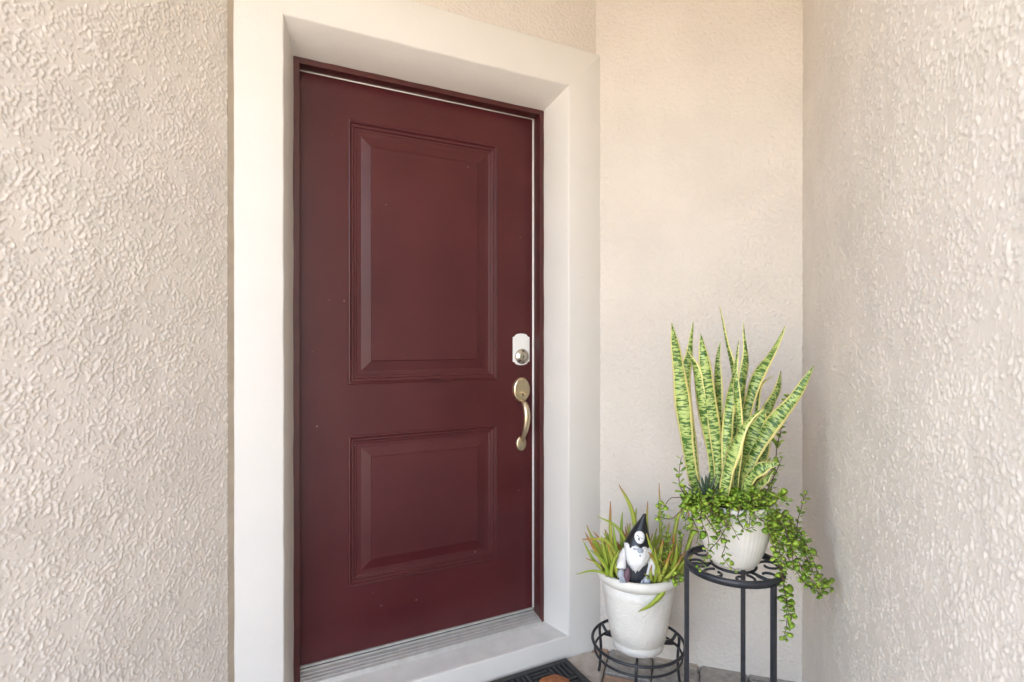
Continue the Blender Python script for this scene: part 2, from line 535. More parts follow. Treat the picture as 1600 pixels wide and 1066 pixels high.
# head: outer back, outer front, inner front, jamb
profile_sweep([((oL, -0.10, oT), (oR, -0.10, oT)), ((oL, CF, oT), (oR, CF, oT)), ((iL, CF, iT), (iR, CF, iT)),
               ((jL - .004, JF + .002, jT + .002), (jR + .004, JF + .002, jT + .002)), ((jL - .004, 0.02, jT + .006), (jR + .004, 0.02, jT + .006))], 22, 'head_casing', M['white'], sur)
for (o_, i_, j_, sgn) in ((oL, iL, jL, -1), (oR, iR, jR, 1)):
    profile_sweep([((o_, -0.10, -0.03), (o_, -0.10, oT)), ((o_, CF, -0.03), (o_, CF, oT)), ((i_, CF, -0.03), (i_, CF, iT)),
                   ((j_ + sgn * .004, JF + .002, -0.03), (j_ + sgn * .004, JF + .002, jT + .002)),
                   ((j_ + sgn * .006, 0.02, -0.03), (j_ + sgn * .006, 0.02, jT + .006))], 34, 'side_casing', M['white'], sur)
# step under the door: white riser, worn grey tread
v, f = [], []
n = 40
for i in range(n + 1):
    x = iL - 0.002 + (iR - iL + 0.004) * i / n
    e = 0.0018 * math.sin(i * 1.7) + rng.uniform(-.0012, .0012)
    v += [(x, CF - 0.0006, -0.03), (x, CF - 0.0006, 0.0815 + e * .4), (x, CF + 0.008 + e * 2.2, 0.0835)]
for i in range(n):
    for j in range(2):
        f.append((i * 3 + j, i * 3 + j + 1, i * 3 + j + 4, i * 3 + j + 3))
bevel(mesh('riser', v, f, M['white'], sur, smooth=True), 0.002, 2, 30)
v, f = hexa([(iL + .002, CF + .002, -0.02), (iR - .002, CF + .002, -0.02), (jR + .004, 0.03, -0.02), (jL - .004, 0.03, -0.02),
             (iL + .002, CF + .002, 0.0818), (iR - .002, CF + .002, 0.0818), (jR + .004, 0.03, 0.0985), (jL - .004, 0.03, 0.0985)])
mesh('tread', v, f, M['sill'], sur)
# corner bead strip between the hinge-side stucco and the casing
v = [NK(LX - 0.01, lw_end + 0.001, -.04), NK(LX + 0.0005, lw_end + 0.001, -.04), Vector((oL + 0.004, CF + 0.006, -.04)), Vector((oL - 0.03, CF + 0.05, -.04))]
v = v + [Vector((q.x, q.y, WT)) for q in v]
tag(mesh('corner_bead', *hexa(v), M['bead']), 'narrow smooth strip with corner shade painted in, between rough stucco wall and white door casing', 'corner bead')

# ---------------------------------------------------------------- the door
door = thing('front_door', (0.45, 0, H), 'maroon two-panel front door with brass handle, closed in its maroon frame', 'door')
ps0, ps1 = 0.1558, 0.7386
pz = [(0.9597 + H, 1.897 + H), (0.2433 + H, 0.779 + H)]
lx0, lx1, lz0, lz1 = -0.016, 0.908, H + 0.010, 2.034 + H
xs_ = [lx0, ps0, ps1, lx1]
zs_ = [lz0, pz[1][0], pz[1][1], pz[0][0], pz[0][1], lz1]
v = [(x, 0, z) for z in zs_ for x in xs_]
f = []
for r in range(5):
    for c in range(3):
        if c == 1 and r in (1, 3): continue
        f.append((r * 4 + c, r * 4 + c + 1, (r + 1) * 4 + c + 1, (r + 1) * 4 + c))
n0 = len(v)
v += [(lx0, 0.044, lz0), (lx1, 0.044, lz0), (lx1, 0.044, lz1), (lx0, 0.044, lz1)]
f += [(n0, n0 + 3, n0 + 2, n0 + 1), (0, 3, n0 + 1, n0), (3, 23, n0 + 2, n0 + 1), (23, 20, n0 + 3, n0 + 2), (20, 0, n0, n0 + 3)]
leaf = mesh('door_leaf', v, f, M['door'], door)
prof = [(0, 0), (0.0015, -0.0030), (0.0055, -0.0045), (0.0085, -0.0030), (0.0105, 0.0030), (0.0130, 0.0040), (0.0200, 0.0040), (0.0220, 0.0085),
        (0.0250, 0.0095), (0.0300, 0.0095), (0.0320, 0.0115), (0.0480, 0.0120), (0.050, 0.0115), (0.082, 0.0055), (0.0835, 0.0020), (0.087, 0.0018)]
for (z0, z1) in pz:
    v, f = [], []
    for (o_, d_) in prof:
        v += [(ps0 + o_, d_, z0 + o_), (ps1 - o_, d_, z0 + o_), (ps1 - o_, d_, z1 - o_), (ps0 + o_, d_, z1 - o_)]
    for i in range(len(prof) - 1):
        for k in range(4):
            k2 = (k + 1) % 4
            f.append((i * 4 + k, i * 4 + k2, i * 4 + 4 + k2, i * 4 + 4 + k))
    b_ = (len(prof) - 1) * 4
    f.append((b_, b_ + 1, b_ + 2, b_ + 3))
    bevel(mesh('raised_panel', v, f, M['door'], leaf), 0.0008, 1, 12)
# frame
fr = mesh('door_frame', *boxv(jL - .006, jL + .0155, JF, 0.05, 0.09, jT - 0.0), M['frame'], door)
bevel(fr, 0.002)
bevel(mesh('jamb', *boxv(jR - .015, jR + .006, JF, 0.05, 0.09, jT - 0.0), M['frame'], fr), 0.002)
bevel(mesh('head_jamb', *boxv(jL - .004, jR + .004, JF + .0005, 0.05, jT - 0.0165, jT + 0.004), M['frame'], fr), 0.002)
mesh('stop', *boxv(jL + .0155, jR - .015, -0.010, -0.0015, 2.036 + H, jT - 0.016), M['dark'], fr)
mesh('weatherstrip', *tube([(0.9005, -0.006, H + 0.012), (0.9005, -0.006, 2.029 + H)], 0.0046, 6), M['wstrip'], fr, True)
mesh('weatherstrip', *tube([(-0.008, -0.006, 2.0315 + H), (0.902, -0.006, 2.0315 + H)], 0.0024, 6), M['wstrip'], fr, True)
# threshold
th = MB()
tx0, tx1 = jL + .0155, jR - .015
sec = [(0.03, 0.120), (-0.008, 0.120), (-0.010, 0.112), (-0.013, 0.112), (-0.0135, 0.1165), (-0.028, 0.1150), (-0.029, 0.1125), (-0.031, 0.1125), (-0.032, 0.1140),
       (-0.043, 0.1120), (-0.044, 0.1095), (-0.046, 0.1095), (-0.047, 0.1110), (-0.057, 0.1085), (-0.058, 0.106), (-0.060, 0.106), (-0.061, 0.1075),
       (-0.070, 0.1040), (-0.074, 0.090), (0.03, 0.09)]
v = [(tx0, y, z) for y, z in sec] + [(tx1, y, z) for y, z in sec]
k = len(sec)
f = [(i, (i + 1) % k, k + (i + 1) % k, k + i) for i in range(k)] + [tuple(range(k)), tuple(range(k, 2 * k))[::-1]]
tho = mesh('threshold', v, f, M['alu'], door)
mesh('sweep', *boxv(tx0 + .002, tx1 - .002, -0.006, 0.001, H + 0.002, H + 0.0095), M['alu'], tho)
mesh('seal', *boxv(tx0 + .002, tx1 - .002, -0.004, 0.020, 0.1195, H + 0.0022), M['rubber'], tho)

# deadbolt
db = D(814.5, 557, 0)
pc = D(814, 546, 0)
def plate_shape(cx, cz, pts, y0, y1):
    n = len(pts)
    v = [(cx + a, y0, cz + b) for a, b in pts] + [(cx + a, y1, cz + b) for a, b in pts]
    f = [tuple(range(n)), tuple(range(n, 2 * n))[::-1]] + [(i, (i + 1) % n, n + (i + 1) % n, n + i) for i in range(n)]
    return v, f
hw, hh = 0.0385, 0.050
arc = [(-0.030 + 0.060 * i / 16) for i in range(17)]
pts = [(-hw, -hh)] + [(x, -hh - 0.003 - 0.012 * math.sqrt(max(0, 1 - (x / 0.030) ** 2))) for x in arc] + [(hw, -hh), (hw, hh)]
pts += [(-x, hh + 0.003 + 0.012 * math.sqrt(max(0, 1 - (x / 0.030) ** 2))) for x in arc] + [(-hw, hh)]
dbo = bevel(mesh('deadbolt', *plate_shape(pc.x, pc.z, pts, -0.004, 0.0005), M['plate'], door), 0.0012, 2)
def disc_stack(cx, cz, prof, sx=1.0, sz=1.0, segs=32):
    v, f = [], []
    for (r, y) in prof:
        for k in range(segs):
            a = 2 * math.pi * k / segs
            v.append((cx + r * sx * math.cos(a), y, cz + r * sz * math.sin(a)))
    for i in range(len(prof) - 1):
        for k in range(segs):
            k2 = (k + 1) % segs
            f.append((i * segs + k, i * segs + k2, (i + 1) * segs + k2, (i + 1) * segs + k))
    f.append(tuple((len(prof) - 1) * segs + k for k in range(segs)))
    return v, f
def flat_cap(o):
    o.data.polygons[len(o.data.polygons) - 1].use_smooth = False
    return o
mesh('cylinder', *disc_stack(db.x, db.z, [(0.031, -0.003), (0.031, -0.008), (0.028, -0.012), (0.020, -0.016), (0.018, -0.0195), (0.016, -0.020)]), M['nickel'], dbo, True)
mesh('keyway', *boxv(db.x - .0015, db.x + .0015, -0.0207, -0.019, db.z - .005, db.z + .005), M['dark'], dbo)
# handle set
rc = D(814.5, 609, -0.006)
hs = mesh('handle_set', *disc_stack(rc.x, rc.z, [(1.0, 0.0), (1.0, -0.010), (0.97, -0.013), (0.90, -0.0140), (0.88, -0.0150)], 0.037, 0.051, 40), M['brass'], door, True)
flat_cap(hs)
tl = Vector((rc.x + .008, -0.015, rc.z - .010))
bevel(mesh('thumb_latch', *hexa([tl + Vector(q) for q in ((-.006, 0, -.003), (.006, 0, -.003), (.010, -.030, -.006), (-.010, -.030, -.006), (-.006, 0, .002), (.006, 0, .002), (.010, -.030, -.002), (-.010, -.030, -.002))]), M['brass'], hs), 0.001)
mesh('keyway', *boxv(rc.x + .001, rc.x + .005, -0.0155, -0.0135, rc.z - .027, rc.z - .013), M['dark'], hs)
bc = D(814.5, 693, -0.003)
mesh('lower_rosette', *disc_stack(bc.x, bc.z, [(1.0, 0.0), (1.0, -0.004), (0.93, -0.007), (0.80, -0.0085)], 0.0235, 0.031, 32), M['brass'], hs, True)
gp = crom([(rc.x - .002, -0.012, rc.z - .042), (rc.x + .000, -0.034, rc.z - .052), (rc.x + .001, -0.050, rc.z - .080), (rc.x + .001, -0.053, rc.z - .115),
           (rc.x, -0.045, rc.z - .155), (rc.x - .001, -0.030, rc.z - .185), (bc.x, -0.012, bc.z + .012)], 26)
v, f = tube(gp, lambda t: 0.0055 + 0.0052 * math.sin(math.pi * min(1, max(0, t)) ** 0.8), 12, up=(1, 0, 0))
v = [Vector(((q.x - rc.x) * 1.35 + rc.x, q.y, q.z)) for q in v]
mesh('grip', v, f, M['brass'], hs, True)
mesh('screw', *disc_stack(bc.x + .001, bc.z + .008, [(0.006, -0.009), (0.006, -0.013), (0.003, -0.0155), (0.0, -0.016)], segs=16), M['brass'], hs, True)

# ---------------------------------------------------------------- doormat
mx0, mx1, my1, my0 = 0.19, 0.940, -0.196, -0.646
dm = thing('doormat', ((mx0 + mx1) / 2, my0, 0), 'black rubber basket-weave doormat at the foot of the white step', 'doormat')
bd = MB()
bw = 0.024
for b in ((mx0, mx1, my1 - bw, my1), (mx0, mx1, my0, my0 + bw), (mx0, mx0 + bw, my0 + bw, my1 - bw), (mx1 - bw, mx1, my0 + bw, my1 - bw)):
    bd.add(boxv(b[0], b[1], b[2], b[3], 0.0015, 0.0135))
bevel(bd.build('border', M['rubber'], dm), 0.003, 2)
v, f = boxv(mx0 + .01, mx1 - .01, my0 + .01, my1 - .01, 0.0008, 0.003)
mesh('backing', v, f, M['dark'], dm)
wx0, wx1, wy0, wy1 = mx0 + bw, mx1 - bw, my0 + bw, my1 - bw
nx, ny = 9, 5
cw, ch = (wx1 - wx0) / nx, (wy1 - wy0) / ny
for i in range(nx):
    for j in range(ny):
        blk = MB()
        X0, Y0 = wx0 + cw * i, wy0 + ch * j
        for q in range(4):
            if (i + j) % 2:
                y = Y0 + ch * (q + 0.5) / 4
                blk.add(boxv(X0 + .0015, X0 + cw - .0015, y - .0062, y + .0062, 0.003, 0.0105 + 0.002 * ((q + i) % 2)))
            else:
                x = X0 + cw * (q + 0.5) / 4
                blk.add(boxv(x - .0062, x + .0062, Y0 + .0015, Y0 + ch - .0015, 0.003, 0.0105 + 0.002 * ((q + j) % 2)))
        bevel(blk.build('weave_block', M['rubber'], dm), 0.0012, 1)
mc = Vector((0.815, -0.315, 0))
mo = []
for k in range(40):
    a = 2 * math.pi * k / 40
    r = 0.052 * (1 + 0.05 * math.cos(6 * a))
    mo.append((mc.x + r * math.cos(a) * 1.1, mc.y + r * math.sin(a)))
v = [(x, y, 0.003) for x, y in mo] + [(x, y, 0.0140) for x, y in mo] + [(mc.x, mc.y, 0.0165)]
f = [(i, (i + 1) % 40, 40 + (i + 1) % 40, 40 + i) for i in range(40)] + [(40 + i, 40 + (i + 1) % 40, 80) for i in range(40)]
o = mesh('motif', v, f, M['orange'], dm, True); o['label'] = 'raised orange round motif'

# ---------------------------------------------------------------- low plant stand
LS = CP(0.443, 1.912, 0)
ls = thing('plant_stand', LS, 'low black iron ring stand carrying the white pot with the gnome', 'plant stand')
def camang(deg):
    """unit vector on the floor, angle in camera axes (0 right, 90 away)"""
    a = math.radians(deg)
    return RIGHT * math.cos(a) + Vector((math.sin(YAW), math.cos(YAW), 0)) * math.sin(a)
def ringpts(c, r, z, n=64):
    return [Vector((c.x + r * math.cos(2 * math.pi * k / n), c.y + r * math.sin(2 * math.pi * k / n), z)) for k in range(n)]
mesh('upper_ring', *tube(ringpts(LS, 0.158, 0.184), 0.0052, 8, True), M['iron'], ls, True)
mesh('lower_ring', *tube(ringpts(LS, 0.150, 0.147), 0.0042, 8, True), M['iron'], ls, True)
for a in (135, 255, 15):
    d = camang(a)
    q = LS + d * 0.158
    pts = crom([LS + d * 0.105 + Vector((0, 0, .163)), LS + d * 0.135 + Vector((0, 0, .166)), LS + d * 0.1535 + Vector((0, 0, .186)), LS + d * 0.164 + Vector((0, 0, .165)),
                LS + d * 0.158 + Vector((0, 0, .10)), LS + d * 0.163 + Vector((0, 0, .03)), LS + d * 0.168 + Vector((0, 0, .0055))], 22)
    mesh('leg', *tube(pts, 0.0052, 8), M['iron'], ls, True)
    mesh('cross_bar', *tube([LS + d * 0.148 + Vector((0, 0, .150)), LS + d * 0.09 + Vector((0, 0, .160)), LS + Vector((0, 0, .1615))], 0.0042, 8), M['iron'], ls, True)

# ---------------------------------------------------------------- lower pot
def pot1_material():
    m = mat('cast_white_clay', (0.77, 0.735, 0.675), 0.55, var=0.05, vscale=14)
    nt = m.node_tree; N = nt.nodes; L = nt.links; b = N['Principled BSDF']
    geo = N.new('ShaderNodeTexCoord')
    a = N.new('ShaderNodeTexNoise'); a.inputs['Scale'].default_value = 16; a.inputs['Detail'].default_value = 1; a.inputs['Distortion'].default_value = 2.4
    L.new(geo.outputs['Object'], a.inputs['Vector'])
    wv = N.new('ShaderNodeMath'); wv.operation = 'MULTIPLY'; wv.inputs[1].default_value = 26
    L.new(a.outputs['Fac'], wv.inputs[0])
    sn = N.new('ShaderNodeMath'); sn.operation = 'SINE'
    L.new(wv.outputs[0], sn.inputs[0])
    bp = N.new('ShaderNodeBump'); bp.inputs['Strength'].default_value = 0.22; bp.inputs['Distance'].default_value = 0.0025
    L.new(sn.outputs[0], bp.inputs['Height']); L.new(bp.outputs[0], b.inputs['Normal'])
    return m
M['pot1'] = pot1_material()
M['potrim'] = mat('smooth_white_clay', (0.78, 0.75, 0.69), 0.5, var=0.05, vscale=20, bump=0.2, bscale=60, bdist=0.001)
pb = 0.1665
p1 = thing('flower_pot', LS + Vector((0, 0, pb)), 'large off-white embossed pot holding the gnome and spiky plant', 'pot', 'white plant pots')
prof = [(0.0, 0.0), (0.080, 0.0), (0.086, 0.004), (0.088, 0.012), (0.090, 0.024), (0.0885, 0.030), (0.0895, 0.033), (0.094, 0.036), (0.104, 0.090), (0.114, 0.150), (0.122, 0.200), (0.127, 0.236)]
mesh('body', *lathe([(r, z) for r, z in prof], LS + Vector((0, 0, pb)), 64), M['pot1'], p1, True)
rim = [(0.126, 0.234), (0.130, 0.240), (0.137, 0.244), (0.143, 0.252), (0.1455, 0.262), (0.143, 0.272), (0.137, 0.277), (0.130, 0.275), (0.127, 0.268), (0.125, 0.240)]
v, f = lathe(rim, LS + Vector((0, 0, pb)), 64); mesh('rim', v, f[:-2], M['potrim'], p1, True)
v, f = lathe([(0.126, 0.240), (0.09, 0.246), (0.04, 0.252), (0.0, 0.254)], LS + Vector((0, 0, pb)), 40)
mesh('soil', v, f[1:], M['soil'], p1, True)

# ---------------------------------------------------------------- tall plant stand
TS = CP(0.637, 1.563, 0)
TH = 0.600
ts = thing('plant_stand', TS, 'tall black iron stand with scrolled round top carrying the ribbed white pot', 'plant stand')
legp = [CP(0.505, 1.572, 0), CP(0.695, 1.444, 0), CP(0.711, 1.672, 0)]
for q in legp:
    d = (q - TS); d.z = 0; d.normalize()
    bevel(mesh('leg', *tube([q + Vector((0, 0, 0.0)), q + Vector((0, 0, TH - 0.010))], 0.0088, 4, square=True, up=d), M['iron'], ts), 0.0012, 2)
pts = ringpts(TS, 0.131, TH - 0.004, 72)
v, f = [], []
for k, q in enumerate(pts):
    d = (q - TS); d.z = 0; d.normalize()
    for (a, b) in ((-.0045, -.010), (.0045, -.010), (.0055, 0.0), (.0045, .008), (-.0045, .008)):
        v.append(q + d * a + Vector((0, 0, b)))
for k in range(72):
    for j in range(5):
        f.append((k * 5 + j, k * 5 + (j + 1) % 5, ((k + 1) % 72) * 5 + (j + 1) % 5, ((k + 1) % 72) * 5 + j))
mesh('ring', v, f, M['iron'], ts, True)
mesh('inner_ring', *tube(ringpts(TS, 0.060, TH - 0.0035, 48), 0.0042, 6, True), M['iron'], ts, True)
for k in range(8):
    a0 = 2 * math.pi * k / 8 + 0.2
    def pol(r, a): return Vector((TS.x + r * math.cos(a), TS.y + r * math.sin(a), TH - 0.0035))
    sg = 1 if k % 2 else -1
    c = pol(0.097, a0)
    pts = []
    for i in range(22):
        t = i / 21
        aa = a0 + sg * (2.6 - 5.6 * t)
        rr = 0.028 - 0.016 * max(0, t - 0.45) / 0.55
        pts.append(c + Vector((math.cos(aa), math.sin(aa), 0)) * rr)
    mesh('scroll', *tube(pts, 0.0038, 6, up=(0, 0, 1)), M['iron'], ts, True)
for k in range(3):
    d = (legp[k] - TS); d.z = 0; d.normalize()
    mesh('spoke', *tube([TS + d * 0.058 + Vector((0, 0, TH - .004)), TS + d * 0.129 + Vector((0, 0, TH - .004))], 0.0042, 6), M['iron'], ts, True)

# ---------------------------------------------------------------- upper pot (ribbed)
p2b = TH + 0.0045
p2 = thing('flower_pot', TS + Vector((0, 0, p2b)), 'smaller off-white ribbed pot on the tall stand under the snake plant', 'pot', 'white plant pots')
M['pot2'] = mat('ribbed_white_clay', (0.76, 0.72, 0.655), 0.5, var=0.05, vscale=20, bump=0.15, bscale=120, bdist=0.001)
prof = []
for i in range(31):
    t = i / 30
    prof.append((0.064 + 0.041 * math.sin(t * math.pi / 2) ** 0.85, 0.004 + 0.160 * t))
prof = [(0.0, 0.0), (0.060, 0.0)] + prof
def rib(i, a, z):
    if i < 3: return 0
    return 0.0007 * abs(math.sin(a * 24)) * (1 if i < 32 else 0) + 0.0006 * math.cos(z * 2 * math.pi / 0.0107)
mesh('body', *lathe(prof, TS + Vector((0, 0, p2b)), 192, rib), M['pot2'], p2, True)
rim = [(0.104, 0.161), (0.109, 0.165), (0.111, 0.171), (0.109, 0.177), (0.104, 0.179), (0.099, 0.176), (0.097, 0.160)]
v, f = lathe(rim, TS + Vector((0, 0, p2b)), 64); mesh('rim', v, f[:-2], M['potrim'], p2, True)
v, f = lathe([(0.0975, 0.162), (0.06, 0.166), (0.0, 0.168)], TS + Vector((0, 0, p2b)), 40)
mesh('soil', v, f[1:], M['soil'], p2, True)

# ---------------------------------------------------------------- leaf tools
def leaf_uv_material(name, kind):
    m = mat(name, (0.1, 0.2, 0.03), 0.38, spec=0.45)
    nt = m.node_tree; N = nt.nodes; L = nt.links; b = N['Principled BSDF']
    uv = N.new('ShaderNodeUVMap'); uv.uv_map = 'UVMap'
    sp = N.new('ShaderNodeSeparateXYZ'); L.new(uv.outputs[0], sp.inputs[0])
    oi = N.new('ShaderNodeObjectInfo')
    def math_(op, a, bb=None, c=None):
        q = N.new('ShaderNodeMath'); q.operation = op
        for i, x in enumerate((a, bb, c)):
            if x is None: continue
            if isinstance(x, (int, float)): q.inputs[i].default_value = x
            else: L.new(x, q.inputs[i])
        return q.outputs[0]
    def mix(fac, c1, c2):
        q = N.new('ShaderNodeMix'); q.data_type = 'RGBA'
        L.new(fac, q.inputs[0])
        for i, c in ((6, c1), (7, c2)):
            if isinstance(c, tuple): q.inputs[i].default_value = (*c, 1)
            else: L.new(c, q.inputs[i])
        return q.outputs[2]
    def ramp(x, a, bb):
        q = N.new('ShaderNodeMapRange'); q.interpolation_type = 'SMOOTHSTEP'
        q.inputs[1].default_value = a; q.inputs[2].default_value = bb
        L.new(x, q.inputs[0]); return q.outputs[0]
    off = math_('MULTIPLY', oi.outputs['Random'], 40.0)
    if kind == 'snake':
        cv = N.new('ShaderNodeCombineXYZ')
        L.new(math_('MULTIPLY', sp.outputs[0], 1.7), cv.inputs[0]); L.new(math_('MULTIPLY_ADD', sp.outputs[1], 165.0, off), cv.inputs[1]); L.new(off, cv.inputs[2])
        n = N.new('ShaderNodeTexNoise'); n.inputs['Scale'].default_value = 1.0; n.inputs['Detail'].default_value = 3; n.inputs['Distortion'].default_value = 0.7
        L.new(cv.outputs[0], n.inputs['Vector'])
        cv2 = N.new('ShaderNodeCombineXYZ')
        L.new(math_('MULTIPLY', sp.outputs[0], 4.0), cv2.inputs[0]); L.new(math_('MULTIPLY_ADD', sp.outputs[1], 260.0, off), cv2.inputs[1]); L.new(off, cv2.inputs[2])
        n2 = N.new('ShaderNodeTexNoise'); n2.inputs['Scale'].default_value = 1.0; n2.inputs['Detail'].default_value = 2
        L.new(cv2.outputs[0], n2.inputs['Vector'])
        mixv = math_('MULTIPLY_ADD', n2.outputs['Fac'], 0.25, math_('MULTIPLY', n.outputs['Fac'], 0.85))
        band = ramp(mixv, 0.48, 0.62)
        c = mix(band, (0.036, 0.120, 0.016), (0.42, 0.52, 0.16))
        edge = math_('ABSOLUTE', math_('SUBTRACT', sp.outputs[0], 0.5))
        nn = N.new('ShaderNodeTexNoise'); nn.inputs['Scale'].default_value = 30
        L.new(uv.outputs[0], nn.inputs['Vector'])
        ed = ramp(math_('MULTIPLY_ADD', nn.outputs['Fac'], 0.10, edge), 0.405, 0.435)
        c = mix(ed, c, (0.82, 0.74, 0.30))
        L.new(c, b.inputs['Base Color'])
    else:   # spiky: green to yellow to orange-brown tip; uv v = 0..1 along the leaf
        tip = ramp(math_('ADD', sp.outputs[1], math_('MULTIPLY_ADD', oi.outputs['Random'], 0.60, -0.38)), 0.62, 1.0)
        n = N.new('ShaderNodeTexNoise'); n.inputs['Scale'].default_value = 3
        L.new(uv.outputs[0], n.inputs['Vector'])
        g = mix(oi.outputs['Random'], (0.28, 0.41, 0.05), (0.60, 0.54, 0.10))
        g2 = mix(ramp(n.outputs['Fac'], 0.4, 0.65), g, (0.22, 0.33, 0.05))
        c = mix(tip, g2, (0.42, 0.17, 0.05))
        L.new(c, b.inputs['Base Color'])
    b.inputs['Subsurface Weight'].default_value = 0.12
    b.inputs['Subsurface Radius'].default_value = (0.003, 0.004, 0.001)
    return m
M['snake'] = leaf_uv_material('snake_leaf', 'snake')
M['spike'] = leaf_uv_material('spike_leaf', 'spike')
M['dry'] = mat('dry_leaf', (0.36, 0.16, 0.06), 0.7, var=0.3, vscale=60)

def blade(name, ctrl, width, wprof, mt, parent, twist=(0, 0), fold=0.25, n=22, thick=0.0022, uvlen=True, across=6, wavy=0.0):
    pts = crom(ctrl, n)
    L_ = [0.0]
    for a, b in zip(pts, pts[1:]): L_.append(L_[-1] + (b - a).length)
    v, f, uv = [], [], []
    for i, p in enumerate(pts):
        t = i / (n - 1)
        T = (pts[min(i + 1, n - 1)] - pts[max(i - 1, 0)]).normalized()
        view = (p - CAM).normalized()
        S = T.cross(view)
        S = S.normalized() if S.length > 1e-4 else T.orthogonal().normalized()
        Nn = S.cross(T).normalized()
        a = twist[0] + (twist[1] - twist[0]) * t
        S2 = S * math.cos(a) + Nn * math.sin(a); N2 = -S * math.sin(a) + Nn * math.cos(a)
        wd = width * wprof(t) * 0.5 * (1 + wavy * 0.10 * math.sin(t * 17 + ctrl[0][0] * 300))
        p = p + N2 * (wavy * 0.0045 * math.sin(t * 9 + ctrl[0][1] * 400) * min(1, t * 3))
        for k in range(across + 1):
            u = k / across
            q = (u - 0.5) * 2
            v.append(p + S2 * (q * wd) + N2 * (-(1 - q * q) * fold * wd))
            uv.append((u, L_[i] if uvlen else t))
    m = across + 1
    for i in range(n - 1):
        for k in range(across):
            f.append((i * m + k, i * m + k + 1, (i + 1) * m + k + 1, (i + 1) * m + k))
    o = mesh(name, v, f, mt, parent, True, uv)
    s = o.modifiers.new('thickness', 'SOLIDIFY'); s.thickness = thick; s.offset = 0
    return o

# ---------------------------------------------------------------- snake plant
def z2(x, y): return (1000 + x / 3.553, 460 + y / 3.553)
def z1(x, y): return (880 + x / 3.082, 720 + y / 3.082)
soil2 = p2b + 0.166
sp_ = thing('snake_plant', TS + Vector((0, 0, soil2)), 'tall banded green snake plant with yellow leaf margins in the ribbed pot', 'plant')
def snakeprof(t):
    return (0.42 + 0.58 * math.sin(min(1, t / 0.58) * math.pi / 2) ** 1.3) * (1 - max(0, (t - 0.5) / 0.5) ** 1.7) + 0.02
BY = 1170     # zoom row of the soil
snake = [  # control points (photo crop), width (m), base depth, tip depth, twist
    ([(330, BY), (285, 960), (240, 620), (205, 350), (175, 160)], .046, 1.58, 1.56, (0.3, -0.2)),
    ([(340, BY), (300, 900), (255, 480), (275, 320), (298, 152)], .030, 1.62, 1.66, (0.5, -0.6)),
    ([(400, BY), (400, 900), (350, 600), (312, 420), (252, 300)], .038, 1.60, 1.57, (-0.4, 0.9)),
    ([(430, BY), (430, 900), (385, 550), (352, 340), (338, 220)], .038, 1.56, 1.58, (0.1, 0.1)),
    ([(460, BY), (462, 900), (445, 600), (428, 400), (447, 266)], .030, 1.60, 1.65, (0.9, 0.2)),
    ([(470, BY), (478, 880), (495, 650), (522, 470), (558, 255)], .034, 1.54, 1.58, (-0.4, 0.8)),
    ([(510, BY), (535, 760), (520, 420), (490, 260), (435, 65)], .026, 1.63, 1.70, (0.6, 1.1)),
    ([(520, BY), (545, 800), (560, 500), (588, 330), (575, 155)], .030, 1.64, 1.68, (0.2, -0.8)),
    ([(540, BY), (548, 950), (552, 700), (540, 500), (535, 425)], .026, 1.55, 1.53, (1.0, 0.4)),
    ([(520, BY), (570, 760), (640, 500), (735, 330), (803, 170)], .036, 1.57, 1.62, (-0.2, 0.5)),
    ([(560, BY), (600, 850), (645, 640), (680, 520), (735, 450)], .024, 1.60, 1.65, (0.8, 1.0)),
    ([(580, BY), (625, 850), (700, 650), (765, 530), (775, 425)], .034, 1.62, 1.68, (0.2, -0.7)),
    ([(560, BY), (600, 980), (720, 740), (860, 570), (963, 395)], .044, 1.55, 1.50, (0.5, -0.3)),
    ([(462, BY), (478, 1040), (510, 900), (590, 740), (690, 630)], .042, 1.50, 1.46, (-0.1, 0.9)),
    ([(540, BY), (590, 920), (630, 780), (670, 700), (690, 640)], .046, 1.56, 1.54, (0.5, 0.1)),
    ([(560, BY), (600, 1040), (660, 980), (710, 950), (770, 940)], .036, 1.52, 1.46, (0.2, 0.3)),
    ([(620, BY), (660, 1060), (700, 1030), (745, 975)], .022, 1.53, 1.49, (0.3, 0.4)),
    ([(560, BY), (565, 1050), (570, 900), (600, 800)], .034, 1.58, 1.60, (0.9, 0.3)),
    ([(420, BY), (420, 1000), (400, 780), (372, 640), (352, 560)], .030, 1.63, 1.66, (-0.8, 0.5)),
    ([(500, BY), (505, 1000), (500, 850), (520, 700), (545, 600)], .032, 1.60, 1.58, (0.7, -0.8)),
    ([(580, BY), (640, 1000), (690, 880), (700, 790), (690, 720)], .030, 1.60, 1.62, (-0.5, 0.9)),
    ([(600, BY), (660, 1020), (700, 960), (725, 905)], .020, 1.57, 1.58, (0.9, 0.2)),
]
for pts, wd, d0, d1, tw in snake:
    n_ = len(pts)
    ctrl = []
    for i, (x, y) in enumerate(pts):
        px, py = z2(x, y)
        ctrl.append(P(px, py, d0 + (d1 - d0) * i / (n_ - 1)))
    blade('leaf', ctrl, wd * 0.92, snakeprof, M['snake'], sp_, (tw[0] * 1.3, tw[1] * 1.3 + rng.uniform(-.3, .3)), 0.42, 30, 0.0024, wavy=1.0)

